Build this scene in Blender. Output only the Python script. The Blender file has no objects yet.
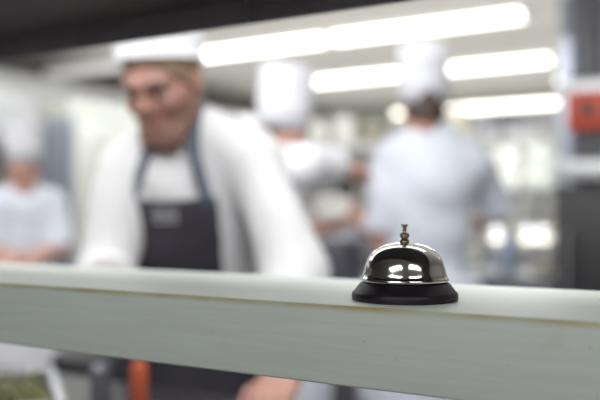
import bpy, bmesh, math, random
import numpy as np
from mathutils import Vector, Matrix

random.seed(7)
np.random.seed(7)
scene = bpy.context.scene
COL = scene.collection
R = math.radians

# ------------------------------------------------------------------ camera
CAM_Z, YAW, F = 1.30, R(31.8), 833.0
cam_d = bpy.data.cameras.new('camera')
cam = bpy.data.objects.new('camera', cam_d)
COL.objects.link(cam)
cam.location = (0, 0, CAM_Z)
cam.rotation_euler = (R(90.894), 0, YAW)
cam_d.sensor_width = 36.0
cam_d.lens = 36.0 * F / 600.0
cam_d.clip_start = 0.02
cam_d.dof.use_dof = True
cam_d.dof.focus_distance = 0.645
cam_d.dof.aperture_fstop = 2.9
scene.camera = cam
bpy.context.view_layer.update()
CM = cam.matrix_world.copy()
FWD = Vector((-math.sin(YAW), math.cos(YAW), 0))
RGT = Vector((math.cos(YAW), math.sin(YAW), 0))
UP = Vector((0, 0, 1))


def P(x, y, d):
    """Survey helper: the place in the room seen at photo point x, y at distance d."""
    return CM @ Vector(((x - 300) / F * d, (200 - y) / F * d, -d))


# ------------------------------------------------------------------ materials
def mat(name, col, rough=0.5, metal=0.0, noise=0.0, nscale=20.0, bump=0.0, bscale=80.0, emit=None, estr=0.0,
        trans=0.0, stretch=None, coat=0.0, spec=0.5):
    m = bpy.data.materials.new(name)
    m.use_nodes = True
    nt = m.node_tree
    b = nt.nodes['Principled BSDF']
    b.inputs['Base Color'].default_value = (*col, 1)
    b.inputs['Roughness'].default_value = rough
    b.inputs['Metallic'].default_value = metal
    b.inputs['Transmission Weight'].default_value = trans
    b.inputs['Coat Weight'].default_value = coat
    b.inputs['Specular IOR Level'].default_value = spec
    tc = nt.nodes.new('ShaderNodeTexCoord')
    mp = nt.nodes.new('ShaderNodeMapping')
    nt.links.new(tc.outputs['Object'], mp.inputs['Vector'])
    if stretch:
        mp.inputs['Scale'].default_value = stretch
    if noise > 0:
        n = nt.nodes.new('ShaderNodeTexNoise')
        n.inputs['Scale'].default_value = nscale
        n.inputs['Detail'].default_value = 5
        nt.links.new(mp.outputs['Vector'], n.inputs['Vector'])
        r = nt.nodes.new('ShaderNodeValToRGB')
        r.color_ramp.elements[0].position = 0.3
        r.color_ramp.elements[1].position = 0.7
        r.color_ramp.elements[0].color = (*[max(0, c * (1 - noise)) for c in col], 1)
        r.color_ramp.elements[1].color = (*[min(1, c * (1 + noise)) for c in col], 1)
        nt.links.new(n.outputs['Fac'], r.inputs['Fac'])
        nt.links.new(r.outputs['Color'], b.inputs['Base Color'])
    if bump > 0:
        n2 = nt.nodes.new('ShaderNodeTexNoise')
        n2.inputs['Scale'].default_value = bscale
        nt.links.new(mp.outputs['Vector'], n2.inputs['Vector'])
        bp = nt.nodes.new('ShaderNodeBump')
        bp.inputs['Strength'].default_value = bump
        bp.inputs['Distance'].default_value = 0.01
        nt.links.new(n2.outputs['Fac'], bp.inputs['Height'])
        nt.links.new(bp.outputs['Normal'], b.inputs['Normal'])
    if emit:
        b.inputs['Emission Color'].default_value = (*emit, 1)
        b.inputs['Emission Strength'].default_value = estr
    return m


def tile_mat(name, c1, c2, mortar, size, rough):
    m = bpy.data.materials.new(name)
    m.use_nodes = True
    nt = m.node_tree
    b = nt.nodes['Principled BSDF']
    b.inputs['Roughness'].default_value = rough
    tc = nt.nodes.new('ShaderNodeTexCoord')
    br = nt.nodes.new('ShaderNodeTexBrick')
    br.offset = 0.0
    br.inputs['Scale'].default_value = 1.0
    br.inputs['Brick Width'].default_value = size
    br.inputs['Row Height'].default_value = size
    br.inputs['Mortar Size'].default_value = 0.006
    br.inputs['Color1'].default_value = (*c1, 1)
    br.inputs['Color2'].default_value = (*c2, 1)
    br.inputs['Mortar'].default_value = (*mortar, 1)
    sp = nt.nodes.new('ShaderNodeSeparateXYZ')
    cb = nt.nodes.new('ShaderNodeCombineXYZ')
    ad = nt.nodes.new('ShaderNodeMath')
    ad.operation = 'ADD'
    nt.links.new(tc.outputs['Object'], sp.inputs[0])
    return m, nt, b, br, sp, cb, ad


def floor_tiles(name, c1, c2, mortar, size, rough):
    m, nt, b, br, sp, cb, ad = tile_mat(name, c1, c2, mortar, size, rough)
    nt.links.new(sp.outputs['X'], cb.inputs['X'])
    nt.links.new(sp.outputs['Y'], cb.inputs['Y'])
    nt.links.new(cb.outputs[0], br.inputs['Vector'])
    nt.links.new(br.outputs['Color'], b.inputs['Base Color'])
    return m


def wall_tiles(name, c1, c2, mortar, size, rough):
    m, nt, b, br, sp, cb, ad = tile_mat(name, c1, c2, mortar, size, rough)
    nt.links.new(sp.outputs['X'], ad.inputs[0])
    nt.links.new(sp.outputs['Y'], ad.inputs[1])
    nt.links.new(ad.outputs[0], cb.inputs['X'])
    nt.links.new(sp.outputs['Z'], cb.inputs['Y'])
    nt.links.new(cb.outputs[0], br.inputs['Vector'])
    nt.links.new(br.outputs['Color'], b.inputs['Base Color'])
    return m


M = {}
M['steel'] = mat('steel', (0.50, 0.51, 0.53), 0.34, 0.85, 0.12, 6, stretch=(1, 12, 1))
M['steel_bright'] = mat('steel_bright', (0.66, 0.67, 0.70), 0.4, 0.6, 0.08, 5)
M['steel_dark'] = mat('steel_dark', (0.15, 0.15, 0.18), 0.45, 0.6, 0.15, 8)
M['counter'] = mat('counter', (0.022, 0.02, 0.024), 0.4, 0.0, 0.1, 8)
M['chrome'] = mat('chrome', (0.84, 0.83, 0.82), 0.10, 1.0)
M['plunger'] = mat('plunger', (0.34, 0.27, 0.17), 0.24, 1.0, 0.2, 200)
M['bell_base'] = mat('bell_base', (0.0075, 0.0045, 0.009), 0.45, 0.0, 0.25, 60, 0.03, 300, spec=0.35)
M['cloth'] = mat('cloth', (0.80, 0.80, 0.84), 0.9, 0, 0.05, 9, 0.15, 60, spec=0.2)
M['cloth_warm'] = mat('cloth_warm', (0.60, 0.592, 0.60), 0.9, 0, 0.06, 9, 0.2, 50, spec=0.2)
M['cloth_blue'] = mat('cloth_blue', (0.74, 0.78, 0.88), 0.9, 0, 0.06, 8, 0.15, 60, spec=0.2)
M['hat'] = mat('hat', (0.74, 0.74, 0.79), 0.9, 0, 0.03, 12, spec=0.2)
M['hat_bright'] = mat('hat_bright', (0.86, 0.86, 0.89), 0.9, 0, 0.03, 12, spec=0.2)
M['apron_dark'] = mat('apron_dark', (0.030, 0.027, 0.036), 0.85, 0, 0.25, 14, 0.2, 120, spec=0.25)
M['apron_strap'] = mat('apron_strap', (0.05, 0.065, 0.09), 0.85, 0, 0.2, 30)
M['trousers'] = mat('trousers', (0.03, 0.03, 0.045), 0.9, 0, 0.2, 20)
M['shoe'] = mat('shoe', (0.012, 0.012, 0.014), 0.4)
M['skin'] = mat('skin', (0.58, 0.31, 0.235), 0.5, 0, 0.10, 25, 0.05, 90)
M['skin_red'] = mat('skin_red', (0.33, 0.155, 0.115), 0.5, 0, 0.12, 25, 0.05, 90)
M['hair_brown'] = mat('hair_brown', (0.055, 0.032, 0.022), 0.6, 0, 0.4, 60, 0.4, 150)
M['hair_fair'] = mat('hair_fair', (0.20, 0.125, 0.07), 0.6, 0, 0.3, 60, 0.4, 150)
M['beard'] = mat('beard', (0.21, 0.105, 0.075), 0.7, 0, 0.4, 120, 0.5, 200)
M['eye'] = mat('eye', (0.11, 0.075, 0.065), 0.5)  # eyeballs darkened: the shade of the sockets is put into this colour
M['iris'] = mat('iris', (0.03, 0.025, 0.02), 0.2)
M['lip'] = mat('lip', (0.42, 0.16, 0.14), 0.45)
M['button'] = mat('button', (0.5, 0.5, 0.5), 0.4)
M['thread'] = mat('thread', (0.20, 0.25, 0.22), 0.9)
M['thread_white'] = mat('thread_white', (0.5, 0.5, 0.53), 0.9)
M['ceiling'] = mat('ceiling', (0.66, 0.64, 0.60), 0.8, 0, 0.05, 2)
M['plaster'] = mat('plaster', (0.60, 0.60, 0.54), 0.7, 0, 0.04, 3)
M['dark_wall'] = mat('dark_wall', (0.34, 0.32, 0.30), 0.75, 0, 0.1, 3)
M['dark_ceiling'] = mat('dark_ceiling', (0.42, 0.40, 0.38), 0.85)
M['header_dark'] = mat('header_dark', (0.026, 0.020, 0.024), 0.6, 0, 0.15, 10)
M['header_lip'] = mat('header_lip', (0.20, 0.175, 0.20), 0.5, 0.1, 0.12, 14)
M['white_enamel'] = mat('white_enamel', (0.52, 0.53, 0.49), 0.35, 0, 0.03, 4)
M['blue_grey'] = mat('blue_grey', (0.27, 0.30, 0.37), 0.5, 0.2, 0.08, 6)
M['fitting'] = mat('fitting', (0.8, 0.8, 0.8), 0.5)
M['tube'] = mat('tube', (1, 1, 1), 0.5, emit=(1.0, 0.97, 0.84), estr=5.0)
M['tube_dim'] = mat('tube_dim', (0.8, 0.8, 0.78), 0.5, emit=(1.0, 0.99, 0.95), estr=0.30)
M['lamp_warm'] = mat('lamp_warm', (1, 1, 1), 0.5, emit=(1.0, 0.93, 0.76), estr=2.3)
M['red'] = mat('red', (0.60, 0.060, 0.018), 0.42, 0, 0.1, 10)
M['black'] = mat('black', (0.014, 0.013, 0.016), 0.4)
M['china'] = mat('china', (0.82, 0.82, 0.78), 0.2)
M['cream'] = mat('cream', (0.74, 0.69, 0.56), 0.4, 0, 0.08, 12)
M['plastic_clear'] = mat('plastic_clear', (0.66, 0.69, 0.62), 0.3)
M['sauce'] = mat('sauce', (0.42, 0.075, 0.03), 0.35, 0, 0.1, 30)
M['nozzle'] = mat('nozzle', (0.55, 0.10, 0.05), 0.4)
M['greens'] = mat('greens', (0.115, 0.115, 0.028), 0.6, 0, 0.5, 40, 0.3, 80)
M['bottle_blue'] = mat('bottle_blue', (0.33, 0.42, 0.60), 0.3)
M['olive'] = mat('olive', (0.25, 0.23, 0.12), 0.45, 0, 0.15, 20)
M['board'] = mat('board', (0.77, 0.78, 0.82), 0.5, 0, 0.04, 10)
M['wood'] = mat('wood', (0.17, 0.10, 0.06), 0.5, 0, 0.25, 4, stretch=(1, 8, 1))
M['floor'] = floor_tiles('floor_tiles', (0.085, 0.075, 0.078), (0.10, 0.09, 0.09), (0.05, 0.05, 0.05), 0.2, 0.4)
M['floor_dining'] = mat('floor_dining', (0.07, 0.05, 0.04), 0.4, 0, 0.3, 5, stretch=(1, 10, 1))
M['wall_tile'] = wall_tiles('wall_tiles', (0.66, 0.67, 0.60), (0.62, 0.64, 0.58), (0.5, 0.5, 0.47), 0.15, 0.3)
M['pillar_tile'] = wall_tiles('pillar_tiles', (0.055, 0.056, 0.072), (0.05, 0.05, 0.065), (0.03, 0.03, 0.04), 0.15, 0.4)


def shelf_paint():
    m = bpy.data.materials.new('shelf_paint')
    m.use_nodes = True
    nt = m.node_tree
    N, L = nt.nodes, nt.links
    b = N['Principled BSDF']
    b.inputs['Roughness'].default_value = 0.42
    tc = N.new('ShaderNodeTexCoord')
    sp = N.new('ShaderNodeSeparateXYZ')
    L.new(tc.outputs['Object'], sp.inputs[0])
    # soft long brush streaks
    mp = N.new('ShaderNodeMapping')
    mp.inputs['Scale'].default_value = (1.5, 40, 40)
    L.new(tc.outputs['Object'], mp.inputs['Vector'])
    st = N.new('ShaderNodeTexNoise')
    st.inputs['Scale'].default_value = 6
    st.inputs['Detail'].default_value = 6
    L.new(mp.outputs[0], st.inputs['Vector'])
    base = N.new('ShaderNodeValToRGB')
    base.color_ramp.elements[0].position = 0.3
    base.color_ramp.elements[1].position = 0.72
    base.color_ramp.elements[0].color = (0.59, 0.65, 0.595, 1)
    base.color_ramp.elements[1].color = (0.66, 0.71, 0.68, 1)
    L.new(st.outputs['Fac'], base.inputs['Fac'])
    # blotches of old varnish showing through
    bl = N.new('ShaderNodeTexNoise')
    bl.inputs['Scale'].default_value = 22
    bl.inputs['Detail'].default_value = 4
    L.new(tc.outputs['Object'], bl.inputs['Vector'])
    br = N.new('ShaderNodeValToRGB')
    br.color_ramp.elements[0].position = 0.66
    br.color_ramp.elements[1].position = 0.80
    br.color_ramp.elements[0].color = (0, 0, 0, 1)
    br.color_ramp.elements[1].color = (0.35, 0.35, 0.35, 1)
    L.new(bl.outputs['Fac'], br.inputs['Fac'])
    mx = N.new('ShaderNodeMix')
    mx.data_type = 'RGBA'
    mx.inputs['B'].default_value = (0.50, 0.47, 0.30, 1)
    L.new(br.outputs['Color'], mx.inputs['Factor'])
    L.new(base.outputs['Color'], mx.inputs['A'])
    # worn yellow line along the near upper edge (object z = 0 top, y = 0 front)
    zz = N.new('ShaderNodeMapRange')
    zz.inputs['From Min'].default_value = -0.0052
    zz.inputs['From Max'].default_value = -0.0012
    L.new(sp.outputs['Z'], zz.inputs['Value'])
    yy = N.new('ShaderNodeMapRange')
    yy.inputs['From Min'].default_value = 0.0050
    yy.inputs['From Max'].default_value = 0.0015
    L.new(sp.outputs['Y'], yy.inputs['Value'])
    mul = N.new('ShaderNodeMath')
    mul.operation = 'MULTIPLY'
    L.new(zz.outputs[0], mul.inputs[0])
    L.new(yy.outputs[0], mul.inputs[1])
    en = N.new('ShaderNodeTexNoise')
    en.inputs['Scale'].default_value = 14
    en.inputs['Detail'].default_value = 6
    mp2 = N.new('ShaderNodeMapping')
    mp2.inputs['Scale'].default_value = (1, 1, 1)
    L.new(tc.outputs['Object'], mp2.inputs['Vector'])
    L.new(mp2.outputs[0], en.inputs['Vector'])
    er = N.new('ShaderNodeMapRange')
    er.inputs['From Min'].default_value = 0.30
    er.inputs['From Max'].default_value = 0.62
    er.inputs['To Min'].default_value = 0.25
    L.new(en.outputs['Fac'], er.inputs['Value'])
    mul2 = N.new('ShaderNodeMath')
    mul2.operation = 'MULTIPLY'
    L.new(mul.outputs[0], mul2.inputs[0])
    L.new(er.outputs[0], mul2.inputs[1])
    mx2 = N.new('ShaderNodeMix')
    mx2.data_type = 'RGBA'
    mx2.inputs['B'].default_value = (0.40, 0.33, 0.115, 1)
    L.new(mul2.outputs[0], mx2.inputs['Factor'])
    L.new(mx.outputs['Result'], mx2.inputs['A'])
    # tiny specks
    vo = N.new('ShaderNodeTexVoronoi')
    vo.inputs['Scale'].default_value = 55
    L.new(tc.outputs['Object'], vo.inputs['Vector'])
    vr = N.new('ShaderNodeMapRange')
    vr.inputs['From Min'].default_value = 0.05
    vr.inputs['From Max'].default_value = 0.02
    L.new(vo.outputs['Distance'], vr.inputs['Value'])
    mx3 = N.new('ShaderNodeMix')
    mx3.data_type = 'RGBA'
    mx3.inputs['B'].default_value = (0.30, 0.27, 0.18, 1)
    L.new(vr.outputs[0], mx3.inputs['Factor'])
    L.new(mx2.outputs['Result'], mx3.inputs['A'])
    L.new(mx3.outputs['Result'], b.inputs['Base Color'])
    bp = N.new('ShaderNodeBump')
    bp.inputs['Strength'].default_value = 0.06
    bp.inputs['Distance'].default_value = 0.004
    L.new(st.outputs['Fac'], bp.inputs['Height'])
    L.new(bp.outputs['Normal'], b.inputs['Normal'])
    return m


M['shelf_paint'] = shelf_paint()


# ------------------------------------------------------------------ mesh helpers
class MB:
    """Collects shapes into one mesh."""

    def __init__(self):
        self.bm = bmesh.new()

    def box(self, x0, x1, y0, y1, z0, z1, bev=0.0, rot=None, seg=2):
        r = bmesh.ops.create_cube(self.bm, size=1.0)
        vs = r['verts']
        c = Vector(((x0 + x1) / 2, (y0 + y1) / 2, (z0 + z1) / 2))
        for v in vs:
            v.co = Vector((v.co.x * (x1 - x0), v.co.y * (y1 - y0), v.co.z * (z1 - z0)))
        if bev > 0:
            es = list({e for v in vs for e in v.link_edges})
            rr = bmesh.ops.bevel(self.bm, geom=es, offset=bev, segments=seg, affect='EDGES', profile=0.5)
            vs = list({v for f in rr['faces'] for v in f.verts} | {v for v in vs if v.is_valid})
        for v in vs:
            v.co = v.co + c
        if rot is not None:
            for v in vs:
                v.co = rot @ v.co
        return self

    def lathe(self, prof, c=(0, 0, 0), seg=48, ax=None, wob=None):
        """prof: list of (radius, height). ax: 3x3 matrix turning local z."""
        c = Vector(c)
        rings = []
        for (r, z) in prof:
            ring = []
            if r < 1e-6:
                v = Vector((0, 0, z))
                if ax is not None:
                    v = ax @ v
                ring = [self.bm.verts.new(c + v)]
            else:
                for i in range(seg):
                    a = 2 * math.pi * i / seg
                    rr = r * (wob(a, z) if wob else 1.0)
                    v = Vector((rr * math.cos(a), rr * math.sin(a), z))
                    if ax is not None:
                        v = ax @ v
                    ring.append(self.bm.verts.new(c + v))
            rings.append(ring)
        for a, b in zip(rings, rings[1:]):
            if len(a) == 1 and len(b) == 1:
                continue
            if len(a) == 1:
                for i in range(seg):
                    self.bm.faces.new((a[0], b[(i + 1) % seg], b[i]))
            elif len(b) == 1:
                for i in range(seg):
                    self.bm.faces.new((a[i], a[(i + 1) % seg], b[0]))
            else:
                for i in range(seg):
                    self.bm.faces.new((a[i], a[(i + 1) % seg], b[(i + 1) % seg], b[i]))
        return self

    def cyl(self, a, b, r0, r1=None, seg=20):
        a, b = Vector(a), Vector(b)
        r1 = r0 if r1 is None else r1
        d = b - a
        q = Vector((0, 0, 1)).rotation_difference(d.normalized()).to_matrix()
        self.lathe([(0, 0), (r0, 0), (r1, d.length), (0, d.length)], a, seg, q)
        return self

    def tube(self, pts, r, seg=10):
        pts = [Vector(p) for p in pts]
        for a, b in zip(pts, pts[1:]):
            self.cyl(a, b, r, r, seg)
        for p in pts[1:-1]:
            bmesh.ops.create_icosphere(self.bm, subdivisions=2, radius=r, matrix=Matrix.Translation(p))
        return self

    def ball(self, c, r, sc=(1, 1, 1), sub=3, rot=None):
        m = Matrix.Translation(Vector(c))
        if rot is not None:
            m = m @ rot.to_4x4()
        m = m @ Matrix.Diagonal((*sc, 1))
        bmesh.ops.create_icosphere(self.bm, subdivisions=sub, radius=r, matrix=m)
        return self

    def build(self, name, material, parent=None, smooth=35):
        bmesh.ops.recalc_face_normals(self.bm, faces=self.bm.faces)
        me = bpy.data.meshes.new(name)
        self.bm.to_mesh(me)
        self.bm.free()
        return link(name, me, material, parent, smooth)


def link(name, me, material, parent=None, smooth=35):
    me.materials.append(material)
    if smooth:
        me.polygons.foreach_set('use_smooth', [True] * len(me.polygons))
        if smooth < 180:
            try:
                me.set_sharp_from_angle(angle=R(smooth))
            except Exception:
                pass
    o = bpy.data.objects.new(name, me)
    COL.objects.link(o)
    if parent is not None:
        o.parent = parent
    return o


def empty(name, loc, rz=0.0):
    o = bpy.data.objects.new(name, None)
    o.empty_display_size = 0.1
    COL.objects.link(o)
    o.location = loc
    o.rotation_euler = (0, 0, rz)
    return o


def tag(o, label, cat, group=None, kind=None):
    o['label'] = label
    o['category'] = cat
    if group:
        o['group'] = group
    if kind:
        o['kind'] = kind
    return o


def copy_tree(o, parent=None):
    c = o.copy()
    COL.objects.link(c)
    if parent is not None:
        c.parent = parent
    for ch in list(o.children):
        copy_tree(ch, c)
    return c


def struct(name, mb, m, smooth=30):
    o = mb.build(name, m, None, smooth)
    o['kind'] = 'structure'
    return o


# ------------------------------------------------------------------ the room
X0, X1, Y0, Y1, ZC = -7.0, 3.0, 0.55, 10.6, 2.76
struct('floor', MB().box(X0, X1, Y0 - 0.1, Y1, -0.1, 0), M['floor'])
struct('ceiling', MB().box(X0, X1, Y0 - 0.1, Y1, ZC, ZC + 0.1), M['ceiling'])
struct('wall_back', MB().box(X0 - 0.1, X1 + 0.1, Y1, Y1 + 0.1, 0, ZC), M['wall_tile'])
struct('wall_left', MB().box(X0 - 0.1, X0, Y0, Y1, 0, ZC), M['plaster'])
struct('wall_right', MB().box(X1, X1 + 0.1, Y0, Y1, 0, ZC), M['plaster'])
# the partition with the pass opening
w = MB()
w.box(X0, -1.75, 0.45, 0.55, 0, ZC)
w.box(0.95, X1, 0.45, 0.55, 0, ZC)
w.box(-1.75, 0.95, 0.45, 0.55, 0, 0.86)
w.box(-1.75, 0.95, 0.45, 0.55, 1.72, ZC)
struct('wall_front', w, M['dark_wall'])
# dining side, behind the camera
struct('floor_dining', MB().box(-5.0, 4.0, -6.0, 0.45, -0.1, 0), M['floor_dining'])
struct('ceiling_dining', MB().box(-5.0, 4.0, -6.0, 0.45, ZC, ZC + 0.1), M['dark_ceiling'])
w = MB()
wins = [(-2.6, -1.3), (-0.5, 0.8), (1.6, 2.9)]
xs = [-5.0] + [v for p in wins for v in p] + [4.0]
for i in range(0, len(xs), 2):
    w.box(xs[i], xs[i + 1], -6.1, -6.0, 0, ZC)
for a, b in wins:
    w.box(a, b, -6.1, -6.0, 0, 0.95)
    w.box(a, b, -6.1, -6.0, 2.25, ZC)
struct('wall_dining_back', w, M['dark_wall'])
for n, (a, b) in enumerate(wins):
    w = MB()
    for u in (a, (a + b) / 2 - 0.02, b - 0.04):
        w.box(u, u + 0.04, -6.08, -6.02, 0.95, 2.25)
    for z in (0.95, 1.75, 2.21):
        w.box(a, b, -6.08, -6.02, z, z + 0.04)
    struct('window_%d' % (n + 1), w, M['wood'])
struct('wall_dining_left', MB().box(-5.1, -5.0, -6.0, 0.45, 0, ZC), M['dark_wall'])
struct('wall_dining_right', MB().box(4.0, 4.1, -6.0, 0.45, 0, ZC), M['dark_wall'])

# ------------------------------------------------------------------ serving shelf
SY0, SY1, SZ = 0.553, 0.781, 1.23
t = empty('serving_shelf', (-0.4, SY0, SZ))
tag(t, 'long pale painted serving shelf with worn yellowed edge, holding the bell', 'shelf')
mb = MB()
mb.box(-1.30, 1.32, 0, SY1 - SY0, -0.0610, 0, 0.0022, seg=3)
mb.build('shelf_board', M['shelf_paint'], t)
for sx in (-1.22, 1.20):
    MB().box(sx, sx + 0.05, 0.08, 0.13, 0.93 - SZ, -0.0610, 0.004).build('support_post', M['steel'], t)

t = empty('overhead_shelf', (-0.4, 0.42, 1.511))
tag(t, 'dark overhead shelf with folded lip along the top of the photo', 'shelf')
MB().box(-1.30, 1.32, 0, 0.335, 0.026, 0.034, 0.001).build('shelf_panel', M['header_dark'], t)
MB().box(-1.30, 1.32, 0.335, 0.342, 0.0, 0.034, 0.001).build('shelf_lip', M['header_lip'], t)
MB().box(-1.30, 1.32, -0.012, 0, 0.02, 0.034, 0.001).build('front_lip', M['header_lip'], t)
for sx in (-1.25, 1.24):
    MB().box(sx, sx + 0.03, 0.05, 0.15, 0.034, 0.215, 0.002).build('hanger_bracket', M['header_lip'], t)
mb = MB()
mb.cyl((-0.0, 0.3345, 0.013), (-0.0, 0.334, 0.013), 0.003)
sx = P(280, 10, 0.98).x + 0.4
MB().box(sx - 0.0008, sx + 0.0008, 0.332, 0.3345, 0.001, 0.032).build('lip_seam', M['steel'], t)
mb.build('rivet', M['steel'], t)

# ------------------------------------------------------------------ service bell
bp = P(404.7, 299.0, 0.672)
t = empty('service_bell', (bp.x, bp.y, SZ))
tag(t, 'chrome domed service bell with black base on the pale serving shelf', 'bell')
mm = 0.001
MB().lathe([(0, 0), (40.5 * mm, 0), (42.3 * mm, 0.6 * mm), (42.6 * mm, 1.6 * mm), (42.6 * mm, 5.0 * mm), (42.0 * mm, 6.4 * mm), (40.8 * mm, 7.4 * mm),
            (36.2 * mm, 13.4 * mm), (34.6 * mm, 14.4 * mm), (30 * mm, 14.6 * mm), (0, 14.6 * mm)], seg=96).build('bell_base', M['bell_base'], t, 50)
dome = [(34.0, 15.2), (34.9, 15.2), (35.35, 15.7), (35.4, 16.8), (35.0, 17.8), (34.3, 18.6), (33.6, 19.8), (33.0, 22.0), (32.4, 25.0), (31.5, 28.5),
        (30.2, 32.0), (28.2, 35.6), (25.4, 38.8), (21.6, 41.6), (17.0, 43.8), (12.0, 45.2), (7.0, 46.0), (3.0, 46.3), (0, 46.3)]
inner = [(0, 45.0), (16.0, 42.6), (24.5, 37.9), (29.2, 31.5), (31.6, 24.0), (32.8, 19.0), (34.0, 15.2)]
# smooth the outline by Chaikin cutting
pts = dome
for _ in range(2):
    q = [pts[0]]
    for a, b in zip(pts, pts[1:]):
        q += [(a[0] * .75 + b[0] * .25, a[1] * .75 + b[1] * .25), (a[0] * .25 + b[0] * .75, a[1] * .25 + b[1] * .75)]
    q.append(pts[-1])
    pts = q
prof = [(r * mm, z * mm) for r, z in inner] + [(r * mm, z * mm) for r, z in pts]
MB().lathe(prof, seg=128).build('bell_dome', M['chrome'], t, 80)
pl = MB().lathe([(0, 0), (2.0 * mm, 0), (2.0 * mm, 8.2 * mm), (1.7 * mm, 8.6 * mm), (1.5 * mm, 10.2 * mm), (1.7 * mm, 13.4 * mm), (2.6 * mm, 13.8 * mm),
                 (2.9 * mm, 14.1 * mm), (2.9 * mm, 14.9 * mm), (2.5 * mm, 15.3 * mm), (0, 15.4 * mm)], (0, 0, 45.6 * mm), seg=40).build('plunger', M['plunger'], t, 50)
MB().lathe([(0, -0.3 * mm), (3.9 * mm, 0), (4.1 * mm, 0.6 * mm), (3.9 * mm, 1.6 * mm), (3.0 * mm, 2.6 * mm), (2.6 * mm, 3.6 * mm), (0, 3.6 * mm)], (0, 0, 46.0 * mm), seg=40).build('nut', M['plunger'], pl, 50)
MB().ball((0, 0, 51.8 * mm), 4.0 * mm, (1, 1, .76), 4).build('knob', M['plunger'], pl, 180)

# ------------------------------------------------------------------ pass counter under the shelf
t = empty('pass_counter', (-0.4, 0.95, 0))
tag(t, 'dark topped pass counter below the serving shelf', 'counter')
MB().box(-1.9, 1.3, -0.38, 0.40, 0.89, 0.93, 0.004).build('worktop', M['counter'], t)
MB().box(-1.85, 1.25, -0.30, 0.36, 0.12, 0.89, 0.004).build('cabinet_body', M['steel_dark'], t)
for k in range(4):
    d = MB().box(-1.83 + k * .775, -1.08 + k * .775, 0.36, 0.38, 0.14, 0.87, 0.004).build('cabinet_door', M['steel_dark'], t)
    MB().tube([(-1.15 + k * .775, 0.38, 0.55), (-1.15 + k * .775, 0.41, 0.55), (-1.15 + k * .775, 0.41, 0.75), (-1.15 + k * .775, 0.38, 0.75)], 0.006).build('handle', M['steel'], d)
for lx in (-1.8, 1.2):
    for ly in (-0.26, 0.30):
        MB().cyl((lx, ly, 0), (lx, ly, 0.12), 0.02).build('leg', M['steel'], t)
CT = 0.93


def counter_at(x, y, z=CT):
    """Point on the counter-top plane seen at photo point x, y."""
    a = P(x, y, 1.0) - cam.location
    return cam.location + a * ((z - CAM_Z) / a.z)


# pan of chopped greens
g = counter_at(12, 388, 0.985)
rz = R(-38)
t = empty('food_pan', (g.x, g.y, CT), rz)
tag(t, 'shallow steel pan of chopped greens at the lower left corner', 'pan')
mb = MB()
pw, pd, ph = 0.30, 0.14, 0.055
mb.box(-pw / 2, pw / 2, -pd / 2, pd / 2, 0, 0.003)
for s in (-1, 1):
    mb.box(-pw / 2, pw / 2, s * pd / 2 - .002, s * pd / 2 + .002, 0, ph)
    mb.box(s * pw / 2 - .002, s * pw / 2 + .002, -pd / 2, pd / 2, 0, ph)
mb.build('pan_body', M['steel'], t)
mb = MB()
for s in (-1, 1):
    mb.box(-pw / 2 - .014, pw / 2 + .014, s * pd / 2 - .001 + (0 if s > 0 else -.013), s * pd / 2 + .001 + (.013 if s > 0 else 0), ph, ph + .003, .001)
    mb.box(s * pw / 2 + (0 if s > 0 else -.014), s * pw / 2 + (.014 if s > 0 else 0), -pd / 2, pd / 2, ph, ph + .003, .001)
mb.build('rim', M['steel'], t)
mb = MB()
rg = random.Random(3)
for k in range(420):
    x, y = rg.uniform(-.138, .138), rg.uniform(-.058, .058)
    z = 0.008 + rg.random() * 0.052
    mb.ball((x, y, z), rg.uniform(.006, .011), (1, rg.uniform(.4, .8), rg.uniform(.25, .5)), 1,
            Matrix.Rotation(rg.uniform(0, 6), 3, 'Z') @ Matrix.Rotation(rg.uniform(-.8, .8), 3, 'X'))
o = mb.build('chopped_greens', M['greens'], None, 180)
o.location = (g.x, g.y, CT)
o.rotation_euler = (0, 0, rz)
tag(o, 'olive green chopped vegetables filling the shallow steel pan', 'food', kind='stuff')

b = P(96, 300, 3.0)
t = empty('waste_bin', (b.x, b.y, 0))
tag(t, 'black round waste bin on the floor left of the bearded cook', 'bin')
MB().lathe([(0, .01), (.11, 0), (.125, .01), (.15, .76), (.145, .76), (.12, .03), (0, .03)], seg=48).build('bin_body', M['black'], t)
MB().lathe([(.156, .755), (.158, .775), (.145, .80), (.06, .835), (0, .84)], seg=48).build('lid', M['black'], t)
# orange squeeze bottle and steel shaker by the cook's hand
b = P(139, 380, 1.50)
t = empty('sauce_bottle', (b.x, b.y, CT))
tag(t, 'orange red squeeze bottle on the counter before the bearded cook', 'bottle')
MB().lathe([(0, 0), (.0145, 0), (.016, .003), (.016, .085), (.014, .098), (.010, .104), (0, .104)], seg=32).build('bottle_body', M['sauce'], t)
MB().lathe([(.0115, .100), (.0115, .114), (.006, .118), (.0025, .140), (0, .140)], seg=24).build('nozzle', M['nozzle'], t)
b = P(101, 380, 1.60)
t = empty('steel_shaker', (b.x, b.y, CT))
tag(t, 'small dark shaker on the counter left of the orange bottle', 'shaker')
MB().lathe([(0, 0), (.020, 0), (.020, .055), (.018, .060), (0, .060)], seg=32).build('shaker_body', M['steel_dark'], t)
MB().lathe([(.021, .057), (.021, .068), (.012, .080), (0, .083)], seg=32).build('lid', M['steel_dark'], t)

# ------------------------------------------------------------------ ceiling lights
LG = 'ceiling batten lights'


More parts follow.
